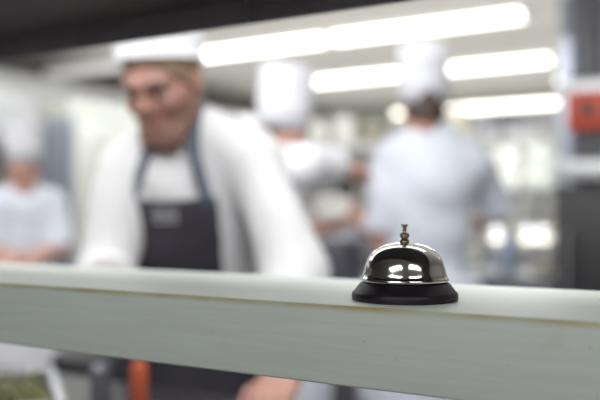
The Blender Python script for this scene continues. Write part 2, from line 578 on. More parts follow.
def batten(xa, xb, y, label, lit=True, w_=0.13):
    t = empty('ceiling_light', ((xa + xb) / 2, y, 2.60))
    tag(t, label, 'light', LG)
    h = (xb - xa) / 2 - 0.012
    MB().box(-h, h, -w_ / 2 - .01, w_ / 2 + .01, -0.03, 0, 0.004).build('housing', M['fitting'], t)
    MB().box(-h + .006, h - .006, -w_ / 2, w_ / 2, -0.075, -0.03, 0.018, seg=3).build('diffuser', M['tube'] if lit else M['tube_dim'], t)
    for s in (-.6, .6):
        MB().cyl((s * h, 0, 0), (s * h, 0, ZC - 2.60), .006).build('hanger', M['fitting'], t)
    for s in (-1, 1):
        MB().box(s * h - .008, s * h + .008, -w_ / 2 - .004, w_ / 2 + .004, -0.08, 0, 0.004).build('end_cap', M['fitting'], t)
    return t


YA, YB, YC = 5.19, 6.82, 9.55
batten(-2.95, -1.535, YA, 'brightest long ceiling light, uppermost at top centre of the photo')
batten(-4.42, -2.97, YA, 'long ceiling light touching the bearded cook\'s cap, left of the brightest one')
batten(-5.88, -4.44, YA, 'unlit ceiling light above left, seen left of the bearded cook\'s cap', lit=False)  # faint glow added to the diffuser so it reads pale
batten(-4.21, -3.02, YB, 'second row ceiling light between the two tall white hats')
batten(-3.00, -1.80, YB, 'second row ceiling light right of the tall hat seen from behind')
batten(-1.74, -1.60, YB, 'very short ceiling light at the right end of the second row', w_=0.11)  # added glow in place of tube glints on the steel duct
batten(-3.86, -2.45, YC, 'farthest ceiling light, lowest in the photo above the back wall')
batten(-4.52, -3.88, YC, 'far ceiling light mostly hidden behind the tall hat seen from behind')
# unseen row added above the frame to light the near cook's front
for xa in (-3.2, -1.7, -0.2):
    batten(xa, xa + 1.42, 1.15, 'ceiling light above the pass counter, over the top of the photo')

for k, (px, py) in enumerate(((560, 82), (577, 82))):  # added bulbs that stand in for tube reflections on the duct
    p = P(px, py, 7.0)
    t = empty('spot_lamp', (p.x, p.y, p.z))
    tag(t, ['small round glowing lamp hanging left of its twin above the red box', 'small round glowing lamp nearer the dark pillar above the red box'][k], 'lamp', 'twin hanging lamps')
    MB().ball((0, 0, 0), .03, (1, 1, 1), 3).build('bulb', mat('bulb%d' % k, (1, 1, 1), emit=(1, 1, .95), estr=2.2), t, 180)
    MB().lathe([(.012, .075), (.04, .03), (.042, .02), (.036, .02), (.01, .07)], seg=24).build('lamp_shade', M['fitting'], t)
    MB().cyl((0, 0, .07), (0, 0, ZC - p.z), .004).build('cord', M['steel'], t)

# ------------------------------------------------------------------ implicit-surface figure builder
class Cap:
    def __init__(s, a, ra, b, rb, cut0=None, cut1=None):
        s.a, s.b, s.ra, s.rb = np.array(a, float), np.array(b, float), ra, rb
        s.cut0, s.cut1 = cut0, cut1

    def bounds(s):
        r = max(s.ra, s.rb)
        return np.minimum(s.a, s.b) - r, np.maximum(s.a, s.b) + r

    def ev(s, X, Y, Z, infl):
        ab = s.b - s.a
        L2 = max(float(ab @ ab), 1e-12)
        px, py, pz = X - s.a[0], Y - s.a[1], Z - s.a[2]
        tt = (px * ab[0] + py * ab[1] + pz * ab[2]) / L2
        tc = np.clip(tt, 0, 1)
        d = np.sqrt((px - tc * ab[0]) ** 2 + (py - tc * ab[1]) ** 2 + (pz - tc * ab[2]) ** 2) - (s.ra + (s.rb - s.ra) * tc) - infl
        L = math.sqrt(L2)
        if s.cut1 is not None:
            d = np.maximum(d, (tt - s.cut1) * L)
        if s.cut0 is not None:
            d = np.maximum(d, (s.cut0 - tt) * L)
        return d


class Ell:
    def __init__(s, c, r, rot=None):
        s.c, s.r = np.array(c, float), np.array(r, float)
        s.R = np.eye(3) if rot is None else np.array(rot, float)

    def bounds(s):
        m = s.r.max()
        return s.c - m, s.c + m

    def ev(s, X, Y, Z, infl):
        px, py, pz = X - s.c[0], Y - s.c[1], Z - s.c[2]
        q = [px * s.R[0, i] + py * s.R[1, i] + pz * s.R[2, i] for i in range(3)]
        r = s.r + infl
        k0 = np.sqrt(sum((q[i] / r[i]) ** 2 for i in range(3)))
        k1 = np.sqrt(sum((q[i] / r[i] ** 2) ** 2 for i in range(3))) + 1e-9
        return k0 * (k0 - 1) / k1


class Field:
    def __init__(s, prims, h, pad=0.05):
        lo = np.min([p.bounds()[0] for p in prims], axis=0) - pad
        hi = np.max([p.bounds()[1] for p in prims], axis=0) + pad
        n = np.ceil((hi - lo) / h).astype(int) + 1
        s.lo, s.h, s.n = lo, h, n
        s.ax = [(lo[i] + h * np.arange(n[i])).astype(np.float32) for i in range(3)]
        s.f = np.full(n, 0.5, np.float32)

    def _sl(s, p, m):
        lo, hi = p.bounds()
        i0 = np.clip(np.floor((lo - m - s.lo) / s.h).astype(int), 0, s.n - 1)
        i1 = np.clip(np.ceil((hi + m - s.lo) / s.h).astype(int) + 1, 1, s.n)
        sl = tuple(slice(a, b) for a, b in zip(i0, i1))
        X = s.ax[0][sl[0]][:, None, None]
        Y = s.ax[1][sl[1]][None, :, None]
        Z = s.ax[2][sl[2]][None, None, :]
        return sl, X, Y, Z

    def add(s, p, infl=0.0, k=0.02):
        sl, X, Y, Z = s._sl(p, infl + k + 0.045)
        d = p.ev(X, Y, Z, infl)
        a = s.f[sl]
        hh = np.maximum(k - np.abs(a - d), 0) / k
        s.f[sl] = np.minimum(a, d) - hh * hh * k * 0.25
        return s

    def sub(s, p, k=0.01):
        sl, X, Y, Z = s._sl(p, k + 0.01)
        d = -p.ev(X, Y, Z, 0.0)
        a = s.f[sl]
        hh = np.maximum(k - np.abs(a - d), 0) / k
        s.f[sl] = np.maximum(a, d) + hh * hh * k * 0.25
        return s

    def grid(s):
        return s.ax[0][:, None, None], s.ax[1][None, :, None], s.ax[2][None, None, :]

    def keep(s, pt, n):
        """keep the side the normal points away from"""
        X, Y, Z = s.grid()
        s.f = np.maximum(s.f, (X - pt[0]) * n[0] + (Y - pt[1]) * n[1] + (Z - pt[2]) * n[2]).astype(np.float32)
        return s

    def folds(s, amp, fr=26.0, ph=0.0, d=(0.3, 0.2, 1.0)):
        X, Y, Z = s.grid()
        u = d[0] * X + d[1] * Y + d[2] * Z
        wv = np.sin(fr * u + ph + 2.2 * np.sin(9 * X + 3 * Z + ph) + 1.8 * np.sin(8 * Y - 5 * Z + 2 * ph))
        w2 = np.sin(fr * 0.55 * (X - 0.4 * Z) + 3 * np.sin(6 * Y + 4 * Z) + ph)
        s.f = (s.f - amp * (0.6 * wv + 0.5 * w2)).astype(np.float32)
        return s

    def mesh(s, name, material, origin, parent=None, relax=1):
        f = s.f
        sg = f < 0
        c = [sg[a:f.shape[0] - 1 + a, b:f.shape[1] - 1 + b, g:f.shape[2] - 1 + g] for a in (0, 1) for b in (0, 1) for g in (0, 1)]
        cnt = sum(x.astype(np.int8) for x in c)
        I = np.argwhere((cnt > 0) & (cnt < 8))
        idx = np.full([v - 1 for v in f.shape], -1, np.int32)
        idx[I[:, 0], I[:, 1], I[:, 2]] = np.arange(len(I))
        acc = np.zeros((len(I), 3))
        num = np.zeros(len(I))
        cor = [(a, b, g) for a in (0, 1) for b in (0, 1) for g in (0, 1)]
        for i, p in enumerate(cor):
            for q in cor[i + 1:]:
                if sum(abs(p[t] - q[t]) for t in range(3)) != 1:
                    continue
                f0 = f[I[:, 0] + p[0], I[:, 1] + p[1], I[:, 2] + p[2]].astype(float)
                f1 = f[I[:, 0] + q[0], I[:, 1] + q[1], I[:, 2] + q[2]].astype(float)
                m = (f0 < 0) != (f1 < 0)
                tt = np.where(m, f0 / np.where(m, f0 - f1, 1), 0)
                pos = np.array(p)[None] + tt[:, None] * (np.array(q) - np.array(p))[None]
                acc += np.where(m[:, None], pos, 0)
                num += m
        V = (I + acc / num[:, None]) * s.h + s.lo
        quads = []
        for axis in range(3):
            o1, o2 = [(1, 2), (2, 0), (0, 1)][axis]
            sh = [slice(None)] * 3
            sh[axis] = slice(0, -1)
            s0 = sg[tuple(sh)]
            sh[axis] = slice(1, None)
            s1 = sg[tuple(sh)]
            E = np.argwhere(s0 != s1)
            E = E[(E[:, o1] > 0) & (E[:, o2] > 0) & (E[:, o1] < f.shape[o1] - 1) & (E[:, o2] < f.shape[o2] - 1)]
            ins = s0[E[:, 0], E[:, 1], E[:, 2]]

            def cell(d1, d2):
                Q = E.copy()
                Q[:, o1] += d1
                Q[:, o2] += d2
                return idx[Q[:, 0], Q[:, 1], Q[:, 2]]
            q = np.stack([cell(-1, -1), cell(0, -1), cell(0, 0), cell(-1, 0)], 1)
            q[~ins] = q[~ins][:, ::-1]
            quads.append(q)
        Q = np.concatenate(quads)
        Q = Q[(Q >= 0).all(1)]
        # keep only the largest connected pieces is not needed; relax a little
        for _ in range(relax):
            A = np.zeros_like(V)
            n = np.zeros(len(V))
            for a, b in ((0, 1), (1, 2), (2, 3), (3, 0)):
                np.add.at(A, Q[:, a], V[Q[:, b]])
                np.add.at(A, Q[:, b], V[Q[:, a]])
                np.add.at(n, Q[:, a], 1)
                np.add.at(n, Q[:, b], 1)
            V = np.where(n[:, None] > 0, 0.5 * V + 0.5 * A / np.maximum(n, 1)[:, None], V)
        V = V - np.array(origin)[None]
        me = bpy.data.meshes.new(name)
        me.vertices.add(len(V))
        me.vertices.foreach_set('co', V.astype(np.float32).ravel())
        me.loops.add(4 * len(Q))
        me.loops.foreach_set('vertex_index', Q.ravel().astype(np.int32))
        me.polygons.add(len(Q))
        me.polygons.foreach_set('loop_start', np.arange(0, 4 * len(Q), 4, dtype=np.int32))
        me.polygons.foreach_set('loop_total', np.full(len(Q), 4, np.int32))
        me.update(calc_edges=True)
        me.validate()
        return link(name, me, material, parent, 180)


def lerp(a, b, t_):
    return Vector(a).lerp(Vector(b), t_)


def basis(fwd, up):
    y = Vector(fwd).normalized()
    z = Vector(up)
    z = (z - y * z.dot(y)).normalized()
    x = y.cross(z)
    return Matrix((x, y, z)).transposed()


def basis_up(x, up):
    z = Vector(up).normalized()
    x = Vector(x)
    x = (x - z * x.dot(z)).normalized()
    y = z.cross(x)
    return Matrix((x, y, z)).transposed()


def hand_prims(w_, d, n, side, curl, spread=0.10, size=1.0):
    d = Vector(d).normalized()
    n = Vector(n)
    n = (n - d * n.dot(d)).normalized()
    l = d.cross(n).normalized() * side
    w_ = Vector(w_)
    S = size
    out = [(Cap(w_ - d * .02, .025 * S, w_ + d * .03 * S, .026 * S), .015)]
    offs = (.030, .010, -.011, -.031)
    lens = (.072, .080, .074, .058)
    for o_ in offs:
        out.append((Cap(w_ + d * .02 * S + l * o_ * .7 * S, .015 * S, w_ + d * .085 * S + l * o_ * S, .0125 * S), .012))
    for i, (o_, L) in enumerate(zip(offs, lens)):
        p = w_ + d * .088 * S + l * o_ * S
        ang = curl * (0.85 + 0.12 * i)
        fd = (d + l * spread * o_ / .03).normalized()
        rr = .0095 * S
        a = 0
        for fr, mul in ((.45, 1.0), (.31, 1.1), (.24, .8)):
            a += ang * mul
            q = p + (fd * math.cos(a) + n * math.sin(a)) * L * fr * S
            out.append((Cap(p, rr, q, rr * .9), .006))
            p, rr = q, rr * .9
    p = w_ + d * .028 * S + l * .030 * S
    q = p + (d * .62 + l * .7 + n * .3).normalized() * .042 * S
    r_ = q + (d * .85 + l * .25 + n * .42).normalized() * .034 * S
    out.append((Cap(w_ + d * .01 * S + l * .012 * S, .019 * S, p, .016 * S), .012))
    out.append((Cap(p, .0145 * S, q, .0115 * S), .010))
    out.append((Cap(q, .0115 * S, r_, .0095 * S), .006))
    return out


def head_prims(c, B, s=1.0):
    def T(x, y, z):
        return Vector(c) + B @ Vector((x, y, z)) * s
    Bn = [[B[i][j] for j in range(3)] for i in range(3)]

    def E(p, r, k):
        return (Ell(T(*p), [v * s for v in r], Bn), k)

    def C(a, ra, b_, rb, k):
        return (Cap(T(*a), ra * s, T(*b_), rb * s), k)
    pr = [E((0, -.015, .033), (.075, .097, .088), .01), E((0, .018, -.028), (.061, .070, .082), .03)]
    pr += [C((-.018, .058, -.098), .021, (.018, .058, -.098), .021, .03)]
    for sd in (-1, 1):
        pr += [C((sd * .056, -.002, -.055), .020, (sd * .022, .056, -.095), .020, .03)]
        pr += [C((sd * .040, .062, -.016), .022, (sd * .052, .035, -.01), .020, .02)]
        pr += [C((sd * .012, .086, .034), .0105, (sd * .048, .066, .033), .0105, .016)]
        pr += [E((sd * .079, -.012, 0), (.010, .021, .032), .008)]
        pr += [C((sd * .009, .096, -.022), .0085, (sd * .012, .090, -.023), .0085, .008)]
    pr += [C((0, .086, .024), .0085, (0, .109, -.016), .0120, .012)]
    pr += [C((-.018, .082, -.053), .0068, (.018, .082, -.053), .0068, .008), C((-.014, .082, -.065), .0080, (.014, .082, -.065), .0080, .008)]
    sub = [(Ell(T(sd * .032, .099, .010), [.020 * s, .018 * s, .012 * s], Bn), .012) for sd in (-1, 1)]
    return pr, sub, T


def make_person(label, J, head, headB, skin, opts):
    """One continuous skin body with clothing and hair as children."""
    pel, neck = Vector(J['pelvis']), Vector(J['neck'])
    SR, SL = Vector(J['sr']), Vector(J['sl'])
    TB = basis_up(SR - SL, neck - pel)
    TN = [[TB[i][j] for j in range(3)] for i in range(3)]
    ln = (neck - pel).length
    sc = opts.get('build', 1.0)

    def TP(x, y, z):
        return pel + TB @ Vector((x, y, z))
    hipx = TB @ Vector((1, 0, 0))
    hipx.z = 0
    hipx.normalize()
    fw = Vector((-hipx.y, hipx.x, 0))
    torso = [(Ell(TP(0, .0, ln * .70), (.160 * sc, .112 * sc, .19), TN), .03),
             (Ell(TP(0, .005, ln * .36), (.142 * sc, .104 * sc, .19), TN), .05),
             (Ell(TP(0, -.005, .0), (.162 * sc, .116 * sc, .14), TN), .05),
             (Cap(lerp(SL, SR, .12) - TB @ Vector((0, 0, .012)), .058, lerp(SL, SR, .88) - TB @ Vector((0, 0, .012)), .058), .05),
             (Cap(neck + TB @ Vector((.03, -.01, .0)), .045, lerp(neck, SR, .8), .048), .04),
             (Cap(neck + TB @ Vector((-.03, -.01, .0)), .045, lerp(neck, SL, .8), .048), .04)]
    arms, cut = [], opts.get('sleeve', 0.5)
    for S, E_, W in ((SR, J['er'], J['wr']), (SL, J['el'], J['wl'])):
        arms.append((Cap(S, .052, E_, .041), Cap(E_, .041, W, .028)))
    legs, ank = [], []
    for sd in (-1, 1):
        hip = pel + hipx * sd * .085 - UP * .03
        foot = Vector((pel.x, pel.y, 0)) + hipx * sd * .12 + fw * opts.get('stance', {}).get(sd, 0.0)
        an = foot + UP * .09
        kn = lerp(hip, an, .5) + fw * .03
        legs.append((Cap(hip, .085, kn, .058), Cap(kn, .056, an, .040)))
        ank.append((foot, an))
    hp, hs, HT = head_prims(head, headB, opts.get('head_size', 1.0))
    neckcap = (Cap(HT(0, -.022, -.055), .054, neck - TB @ Vector((0, 0, .03)), .062), .025)
    origin = Vector((pel.x, pel.y, 0))

    allp = [p for p, _ in torso] + [p for a in arms for p in a] + [p for a in legs for p in a] + [p for p, _ in hp] + [neckcap[0]]
    hands = []
    for key in ('hr', 'hl'):
        if key in J:
            hands += J[key]
    allp += [p for p, _ in hands] + [Cap(f, .03, f + fw * .12, .03) for f, _ in ank]
    F_ = Field(allp, 0.006)
    for p, k in torso:
        F_.add(p, 0, k)
    for a, b_ in legs:
        F_.add(a, 0, .04).add(b_, 0, .03)
    for f, an in ank:
        F_.add(Cap(an, .038, f + UP * .035 + fw * .10, .030), 0, .03)
    for p, k in hp:
        F_.add(p, 0, k)
    for p, k in hs:
        F_.sub(p, k)
    F_.add(neckcap[0], 0, neckcap[1])
    for a, b_ in arms:
        F_.add(a, 0, .03).add(b_, 0, .02)
    for p, k in hands:
        F_.add(p, 0, k)
    body = F_.mesh('person', skin, origin)
    body.location = origin
    tag(body, label, 'person')

    # --- trousers
    tp = [torso[2][0]] + [q for l_ in legs for q in l_]
    G = Field(tp, 0.010)
    G.add(torso[2][0], .006, .03)
    for a, b_ in legs:
        G.add(a, .016, .04).add(Cap(b_.a, .062, b_.b, .062, None, 1.0), .008, .03)
    G.keep(pel + UP * .06, (0, 0, 1))
    G.folds(.003, 30, 1.0)
    G.mesh('trousers', opts.get('trousers', M['trousers']), origin, body)
    for f, an in ank:
        S_ = Field([Cap(f, .05, f + fw * .2, .05)], 0.008)
        S_.add(Cap(f - fw * .05 + UP * .04, .040, f + fw * .06 + UP * .045, .045), 0, .02)
        S_.add(Ell(f + fw * .12 + UP * .035, (.048, .085, .036), [[hipx.x, fw.x, 0], [hipx.y, fw.y, 0], [0, 0, 1]]), 0, .04)
        S_.add(Cap(an - UP * .04, .046, an + UP * .01, .044), 0, .03)
        S_.keep((0, 0, 0.002), (0, 0, -1))
        S_.mesh('shoe', M['shoe'], origin, body)

    # --- jacket
    th = opts.get('loose', .014)
    hem = opts.get('hem', -.14)
    hz = TP(0, 0, hem)
    jp = [p for p, _ in torso] + [p for a in arms for p in a]
    skirt = Cap(TP(0, 0, .06), .15, TP(0, 0, hem - .05), .165)
    collar = Cap(neck - TB @ Vector((0, 0, .05)), .070, neck + TB @ Vector((0, .004, .034)), .066, None, 1.0)
    G = Field(jp + [skirt, collar], 0.008)
    for p, k in torso:
        G.add(p, th, k)
    G.add(Ell(TP(0, 0, -.06), (.158 * sc, .118 * sc, .20), TN), th, .05)
    up_ = TB @ Vector((0, 0, 1))
    G.keep(hz, tuple(-up_))
    for a, b_ in arms:
        G.add(Cap(a.a, .056, a.b, .048 if cut > .2 else .055, None, None if cut > 0 else 1 + cut), min(th, .016) + .004, .035)
        if cut > 0:
            G.add(Cap(b_.a, .046, b_.b, .040, None, cut), th + .003, .025)
    G.folds(opts.get('fold', .006), opts.get('fold_rate', 24), opts.get('ph', 0.0))
    G.add(collar, 0, .012)
    jacket = G.mesh('jacket', opts.get('jacket', M['cloth']), origin, body)

    # --- buttons down the front
    if opts.get('buttons'):
        for row in range(4):
            for sx in (-.05, .05):
                z = ln * (.86 - row * .16)
                # march in from the front until the jacket surface is met
                p = TP(sx, .30, z)
                dr = TB @ Vector((0, -1, 0))
                ok, loc, nor, _ = ray_on(jacket, p, dr)
                if ok and (loc - TP(0, 0, z)).dot(TB @ Vector((0, 1, 0))) < .19:
                    q = Vector((0, 0, 1)).rotation_difference(nor).to_matrix()
                    MB().lathe([(0, -.002), (.008, -.002), (.008, .002), (.006, .004), (0, .004)], loc - origin, 16, q).build('button', M['button'], jacket)

    # --- apron shell
    ap = opts.get('apron')
    if ap:
        lowest = ap.get('bottom', -.42)
        sk = [Ell(TP(0, 0, -.05), (.175 * sc, .135 * sc, .24), TN), Ell(pel - UP * .32 + fw * .02, (.185, .155, .36))]
        sk[1] = Ell(pel - UP * .30 + fw * .02, (.185 * sc, .15, .36), [[hipx.x, fw.x, 0], [hipx.y, fw.y, 0], [0, 0, 1]])
        G = Field([p for p, _ in torso] + sk, 0.007)
        for p, k in torso:
            G.add(p, th, k)
        for p in sk:
            G.add(p, th, .05)
        G.add(Cap(neck - TB @ Vector((0, 0, .05)), .070, neck + TB @ Vector((0, .004, .03)), .066, None, 1.0), 0, .012)
        T0 = G.f.copy()
        X, Y, Z = G.grid()
        dx, dy, dz = X - pel.x, Y - pel.y, Z - pel.z
        lx = dx * TB[0][0] + dy * TB[1][0] + dz * TB[2][0]
        ly = dx * TB[0][1] + dy * TB[1][1] + dz * TB[2][1]
        lz = dx * TB[0][2] + dy * TB[1][2] + dz * TB[2][2]
        thick = np.maximum(T0 - .021, -T0)
        waist, top = ap.get('waist', .16), ap.get('top', ln * .66)
        wrap = ap.get('wrap', -.06)
        bw = ap.get('bib', .135)
        parts = []
        low = np.maximum.reduce([lz - waist + 0 * lx, wrap - ly + 0 * lz, lowest - dz + 0 * lx])
        if ap.get('bib', .135) > 0:
            wbib = bw + .05 * np.clip((waist + .08 - lz) / .2, 0, 1)
            bib = np.maximum.reduce([lz - top + 0 * lx, np.abs(lx) - wbib, -ly + 0 * lx, waist - .03 - lz + 0 * lx])
            reg = np.minimum(low, bib)
        else:
            reg = low
        G.f = np.maximum(thick, reg).astype(np.float32)
        G.folds(.003, 20, .5)
        apron = G.mesh('apron', ap['mat'], origin, body)
        if ap.get('straps'):
            for sd in (-1, 1):
                x0 = bw - .02 - (bw - .02 - .052) * np.clip((lz - top) / (ln * 1.02 - top), 0, 1)
                st = np.maximum.reduce([np.abs(lx - sd * x0) - .011 + 0 * ly, top - .02 - lz + 0 * lx, -.03 - ly + 0 * lx])
                G.f = np.maximum(np.maximum(T0 - .024, -T0), st).astype(np.float32)
                G.mesh('strap', M['apron_strap'], origin, apron)
        if ap.get('emblem'):
            for (ex, ez, ew, eh, mt_) in ap['emblem']:
                mb_ = MB()
                dr = TB @ Vector((0, -1, 0))
                for row in range(3):
                    for c_ in range(7):
                        ok, loc, nor, _ = ray_on(apron, TP(ex + (c_ / 6 - .5) * ew, .35, ez + (row / 2 - .5) * eh), dr)
                        if ok:
                            mb_.ball(loc - origin, ew / 12, (1, .3, .7), 1, TB)
                mb_.build('emblem', mt_, apron, 180)

    # --- hair
    hc = opts.get('hair', M['hair_brown'])
    hsz = opts.get('head_size', 1.0)
    Bn = [[headB[i][j] for j in range(3)] for i in range(3)]
    e1 = Ell(HT(0, -.016, .033), [v * hsz for v in (.075, .097, .088)], Bn)
    G = Field([e1], 0.006)
    G.add(e1, .008, .01)
    G.add(Ell(HT(0, -.035, -.02), [v * hsz for v in (.066, .070, .065)], Bn), .006, .02)
    fwd_ = headB @ Vector((0, 1, 0))
    nrm = (headB @ Vector((0, 1, -0.75))).normalized()
    G.keep(HT(0, .004, -.02), tuple(nrm))
    G.keep(HT(0, 0, opts.get('hairline', -.06)), tuple(headB @ Vector((0, .35, -1)).normalized()))
    G.folds(.0015, 120, 0)
    G.mesh('hair', hc, origin, body)
    # --- eyes and brows
    for sd in (-1, 1):
        ec = HT(sd * .032, .0755, .007)
        ev_ = MB().ball(ec - origin, .0112 * hsz, (1, 1, 1), 3).build('eye', M['eye'], body, 180)
        gaze = headB @ Vector((0, 1, -.45)).normalized()
        q = Vector((0, 0, 1)).rotation_difference(gaze).to_matrix()
        MB().lathe([(0, .0118 * hsz), (.0062 * hsz, .0100 * hsz), (.0066 * hsz, .0085 * hsz)], ec - origin, 20, q).build('iris', M['iris'], ev_)
        MB().tube([HT(sd * .014, .094, .030) - origin, HT(sd * .032, .089, .036) - origin, HT(sd * .050, .074, .030) - origin], .0050 * hsz, 8).build('eyebrow', M['hair_brown'], body, 180)
    mb_ = MB()
    mb_.tube([HT(-.022, .083, -.058) - origin, HT(0, .0895, -.057) - origin, HT(.022, .083, -.058) - origin], .0045 * hsz, 8)
    mb_.build('lips', M['lip'], body, 180)
    if opts.get('beard'):
        G = Field([p for p, _ in hp], 0.005)
        for p, k in hp[:2] + [hp[2]]:
            G.add(p, .0022, k)
        for p, k in hp:
            if isinstance(p, Cap) and p.ra > .018 * hsz:
                G.add(p, .0022, k)
        X, Y, Z = G.grid()
        c0 = HT(0, 0, 0)
        dx, dy, dz = X - c0.x, Y - c0.y, Z - c0.z
        ly = dx * headB[0][1] + dy * headB[1][1] + dz * headB[2][1]
        lz = dx * headB[0][2] + dy * headB[1][2] + dz * headB[2][2]
        lx = dx * headB[0][0] + dy * headB[1][0] + dz * headB[2][0]
        reg = np.maximum(lz - (-.048 + .9 * np.maximum(np.abs(lx) - .038, 0)), -.005 - ly + 0 * lz)
        mouth = np.sqrt((lx / .024) ** 2 + ((lz + .058) / .011) ** 2) - 1
        G.f = np.maximum(np.maximum(G.f, reg), -mouth * .008).astype(np.float32)
        G.mesh('beard', M['beard'], origin, body)
    # --- hat
    hat = opts['hat']
    tilt = Matrix.Rotation(hat.get('tilt', .10), 3, 'X')
    HB = headB @ tilt
    hb = HT(0, -.014, hat.get('z', .048)) - origin
    rb = .097 * hsz
    H = hat['h']
    if hat['kind'] == 'cap':
        MB().lathe([(rb * .93, 0), (rb, 0), (rb * 1.005, H * .3), (rb * 1.0, H * .42), (rb * 1.01, H * .46), (rb * 1.0, H * .93), (rb * .95, H * .99), (rb * .6, H * 1.0), (0, H * 1.0)],
                   hb, 64, HB, lambda a, z: 1.0 + .06 * math.sin(a) ** 2).build('chef_cap', M['hat_bright'], body)
    else:
        pf = [(rb * .95, 0), (rb, 0), (rb * 1.0, .075), (rb * 1.01, .08), (rb * .985, .084)]
        n = 8
        for i in range(1, n + 1):
            u = i / n
            pf.append((rb * (.985 + hat.get('flare', .13) * u ** 1.4), .084 + (H - .084) * u * .96))
        pf += [(rb * (.93 + hat.get('flare', .13)), H * .985), (rb * .6, H), (0, H * .99)]

        def wob(a, z):
            e = 1.0 + .05 * math.sin(a) ** 2
            if z > .084:
                e += .022 * math.sin(22 * a) * min(1, (z - .084) / .03) * (1 if z < H * .97 else .3)
            return e
        MB().lathe(pf, hb, 176, HB, wob).build('chef_hat', M['hat'], body, 180)
    return body, jacket, TP, origin


def ray_on(o, p, d):
    """First hit on an object whose mesh is stored relative to its parent's place (world = mesh + parent location)."""
    r = o
    off = Vector((0, 0, 0))
    while r is not None:
        off += Vector(r.location)
        r = r.parent
    bpy.context.view_layer.update()
    ok, loc, nor, i = o.ray_cast(Vector(p) - off, Vector(d).normalized())
    return ok, loc + off, nor, i


# ------------------------------------------------------------------ people
def cdir(r, f, u):
    """A direction from its rightward, forward and upward shares as the photo sees them."""
    return (RGT * r + FWD * f + UP * u).normalized()


DOWN = -UP
# the bearded cook at the pass
hl_w, hl_d = P(288, 374, 1.60), cdir(-.35, -.9, -.35)
hr_w, hr_d = P(112, 302, 1.60), cdir(.6, -.7, -.10)
J = dict(pelvis=P(204, 350, 2.10), neck=P(184, 140, 1.965), sr=P(138, 174, 1.98), sl=P(254, 166, 1.93),
         er=P(101, 280, 1.86), wr=hr_w, el=P(290, 278, 1.80), wl=hl_w,
         hr=hand_prims(hr_w, hr_d, cdir(.8, .1, -.5), -1, .65), hl=hand_prims(hl_w, hl_d, DOWN, -1, .30))
J['pelvis'].z = .96
hb = basis(cdir(-.30, -.80, -.44), cdir(-.04, -.05, 1))
make_person('bearded cook in low white cap and dark bib apron leaning over the counter', J, P(163, 87, 1.87), hb, M['skin_red'],
            dict(hat=dict(kind='cap', h=.070, z=.054, tilt=.40), hair=M['hair_fair'], beard=True, jacket=M['cloth_warm'], buttons=True, sleeve=.30, loose=.022, fold=.015, fold_rate=19,
                 apron=dict(mat=M['apron_dark'], straps=True, bib=.103, top=.425, waist=.10, bottom=-.52,
                            emblem=[(.012, .39, .05, .025, M['thread_white'])]), head_size=1.0))

# the cook seen from behind
wl = P(347, 207, 3.36)
wr = P(484, 218, 3.66)
J = dict(pelvis=P(422, 300, 3.30), neck=P(428, 138, 3.28), sl=P(391, 164, 3.26), sr=P(474, 164, 3.32),
         el=P(380, 238, 3.22), wl=wl, er=P(499, 214, 3.44), wr=wr,
         hl=hand_prims(wl, cdir(-.4, .7, .1), DOWN, -1, .4), hr=hand_prims(wr, cdir(-.1, 1, -.1), DOWN, 1, .5))
# he faces away: his left hand is at the photo's left
J['pelvis'].z = .96
J['hl'] = hand_prims(wl, cdir(-.4, .7, .1), DOWN, -1, .4)
hb = basis(cdir(-.05, .97, -.22), UP)
make_person('cook seen from behind in tall white hat, standing right of the outstretched arm', J, P(424, 113, 3.27), hb, M['skin'],
            dict(hat=dict(kind='toque', h=.235, z=.030, tilt=.16, flare=.03), hair=M['hair_brown'], hairline=-.035, jacket=M['cloth_blue'], sleeve=-.06, loose=.030, fold=.009, hem=-.22, ph=2.0, build=1.12,
                 apron=dict(mat=M['cloth_blue'], bib=0, wrap=-.5, waist=.10, bottom=-.50)))

# the cook reaching sideways
wr = P(341, 168, 2.94)
wl = P(322, 228, 3.06)
J = dict(pelvis=P(276, 300, 3.10), neck=P(266, 160, 3.08), sr=P(244, 166, 2.93), sl=P(270, 168, 3.22),
         er=P(304, 167, 2.80), wr=wr, el=P(292, 236, 3.22), wl=wl,
         hr=hand_prims(wr, cdir(.62, .75, .0), DOWN, -1, .5), hl=hand_prims(wl, cdir(.9, -.2, .15), UP, 1, .55))
J['pelvis'].z = .95
hb = basis(cdir(.62, -.55, -.50), cdir(.12, 0, 1))
make_person('cook in tall white hat half hidden, reaching one arm out sideways', J, P(280, 139, 3.05), hb, M['skin'],
            dict(hat=dict(kind='toque', h=.225, z=.036, tilt=.46, flare=.05), hair=M['hair_brown'], jacket=M['cloth'], sleeve=.86, loose=.018, fold=.007, ph=1.0,
                 apron=dict(mat=M['cloth_blue'], bib=0, wrap=-.5, waist=.10, bottom=-.52)))

# the cook far left
wl = P(40, 254, 4.05)
wr = P(8, 254, 3.95)
J = dict(pelvis=P(22, 300, 4.30), neck=P(24, 192, 4.25), sr=P(-6, 205, 4.15), sl=P(52, 204, 4.33),
         er=P(-14, 252, 4.10), wr=wr, el=P(60, 250, 4.28), wl=wl,
         hr=hand_prims(wr, cdir(.3, -.9, -.1), cdir(.3, 0, -1), -1, .5), hl=hand_prims(wl, cdir(-.5, -.8, -.1), cdir(-.3, 0, -1), 1, .5))
J['pelvis'].z = .84
hb = basis(cdir(.10, -.92, -.38), UP)
make_person('cook in tall white hat standing at the far left edge', J, P(23, 168, 4.2), hb, M['skin'],
            dict(hat=dict(kind='toque', h=.215, z=.026, tilt=.34, flare=.06), hair=M['hair_brown'], jacket=M['cloth_blue'], sleeve=-.05, loose=.018, fold=.006, ph=3.0, build=.95,
                 apron=dict(mat=M['hat'], bib=0, wrap=-.05, waist=.10, bottom=-.36), head_size=.96))

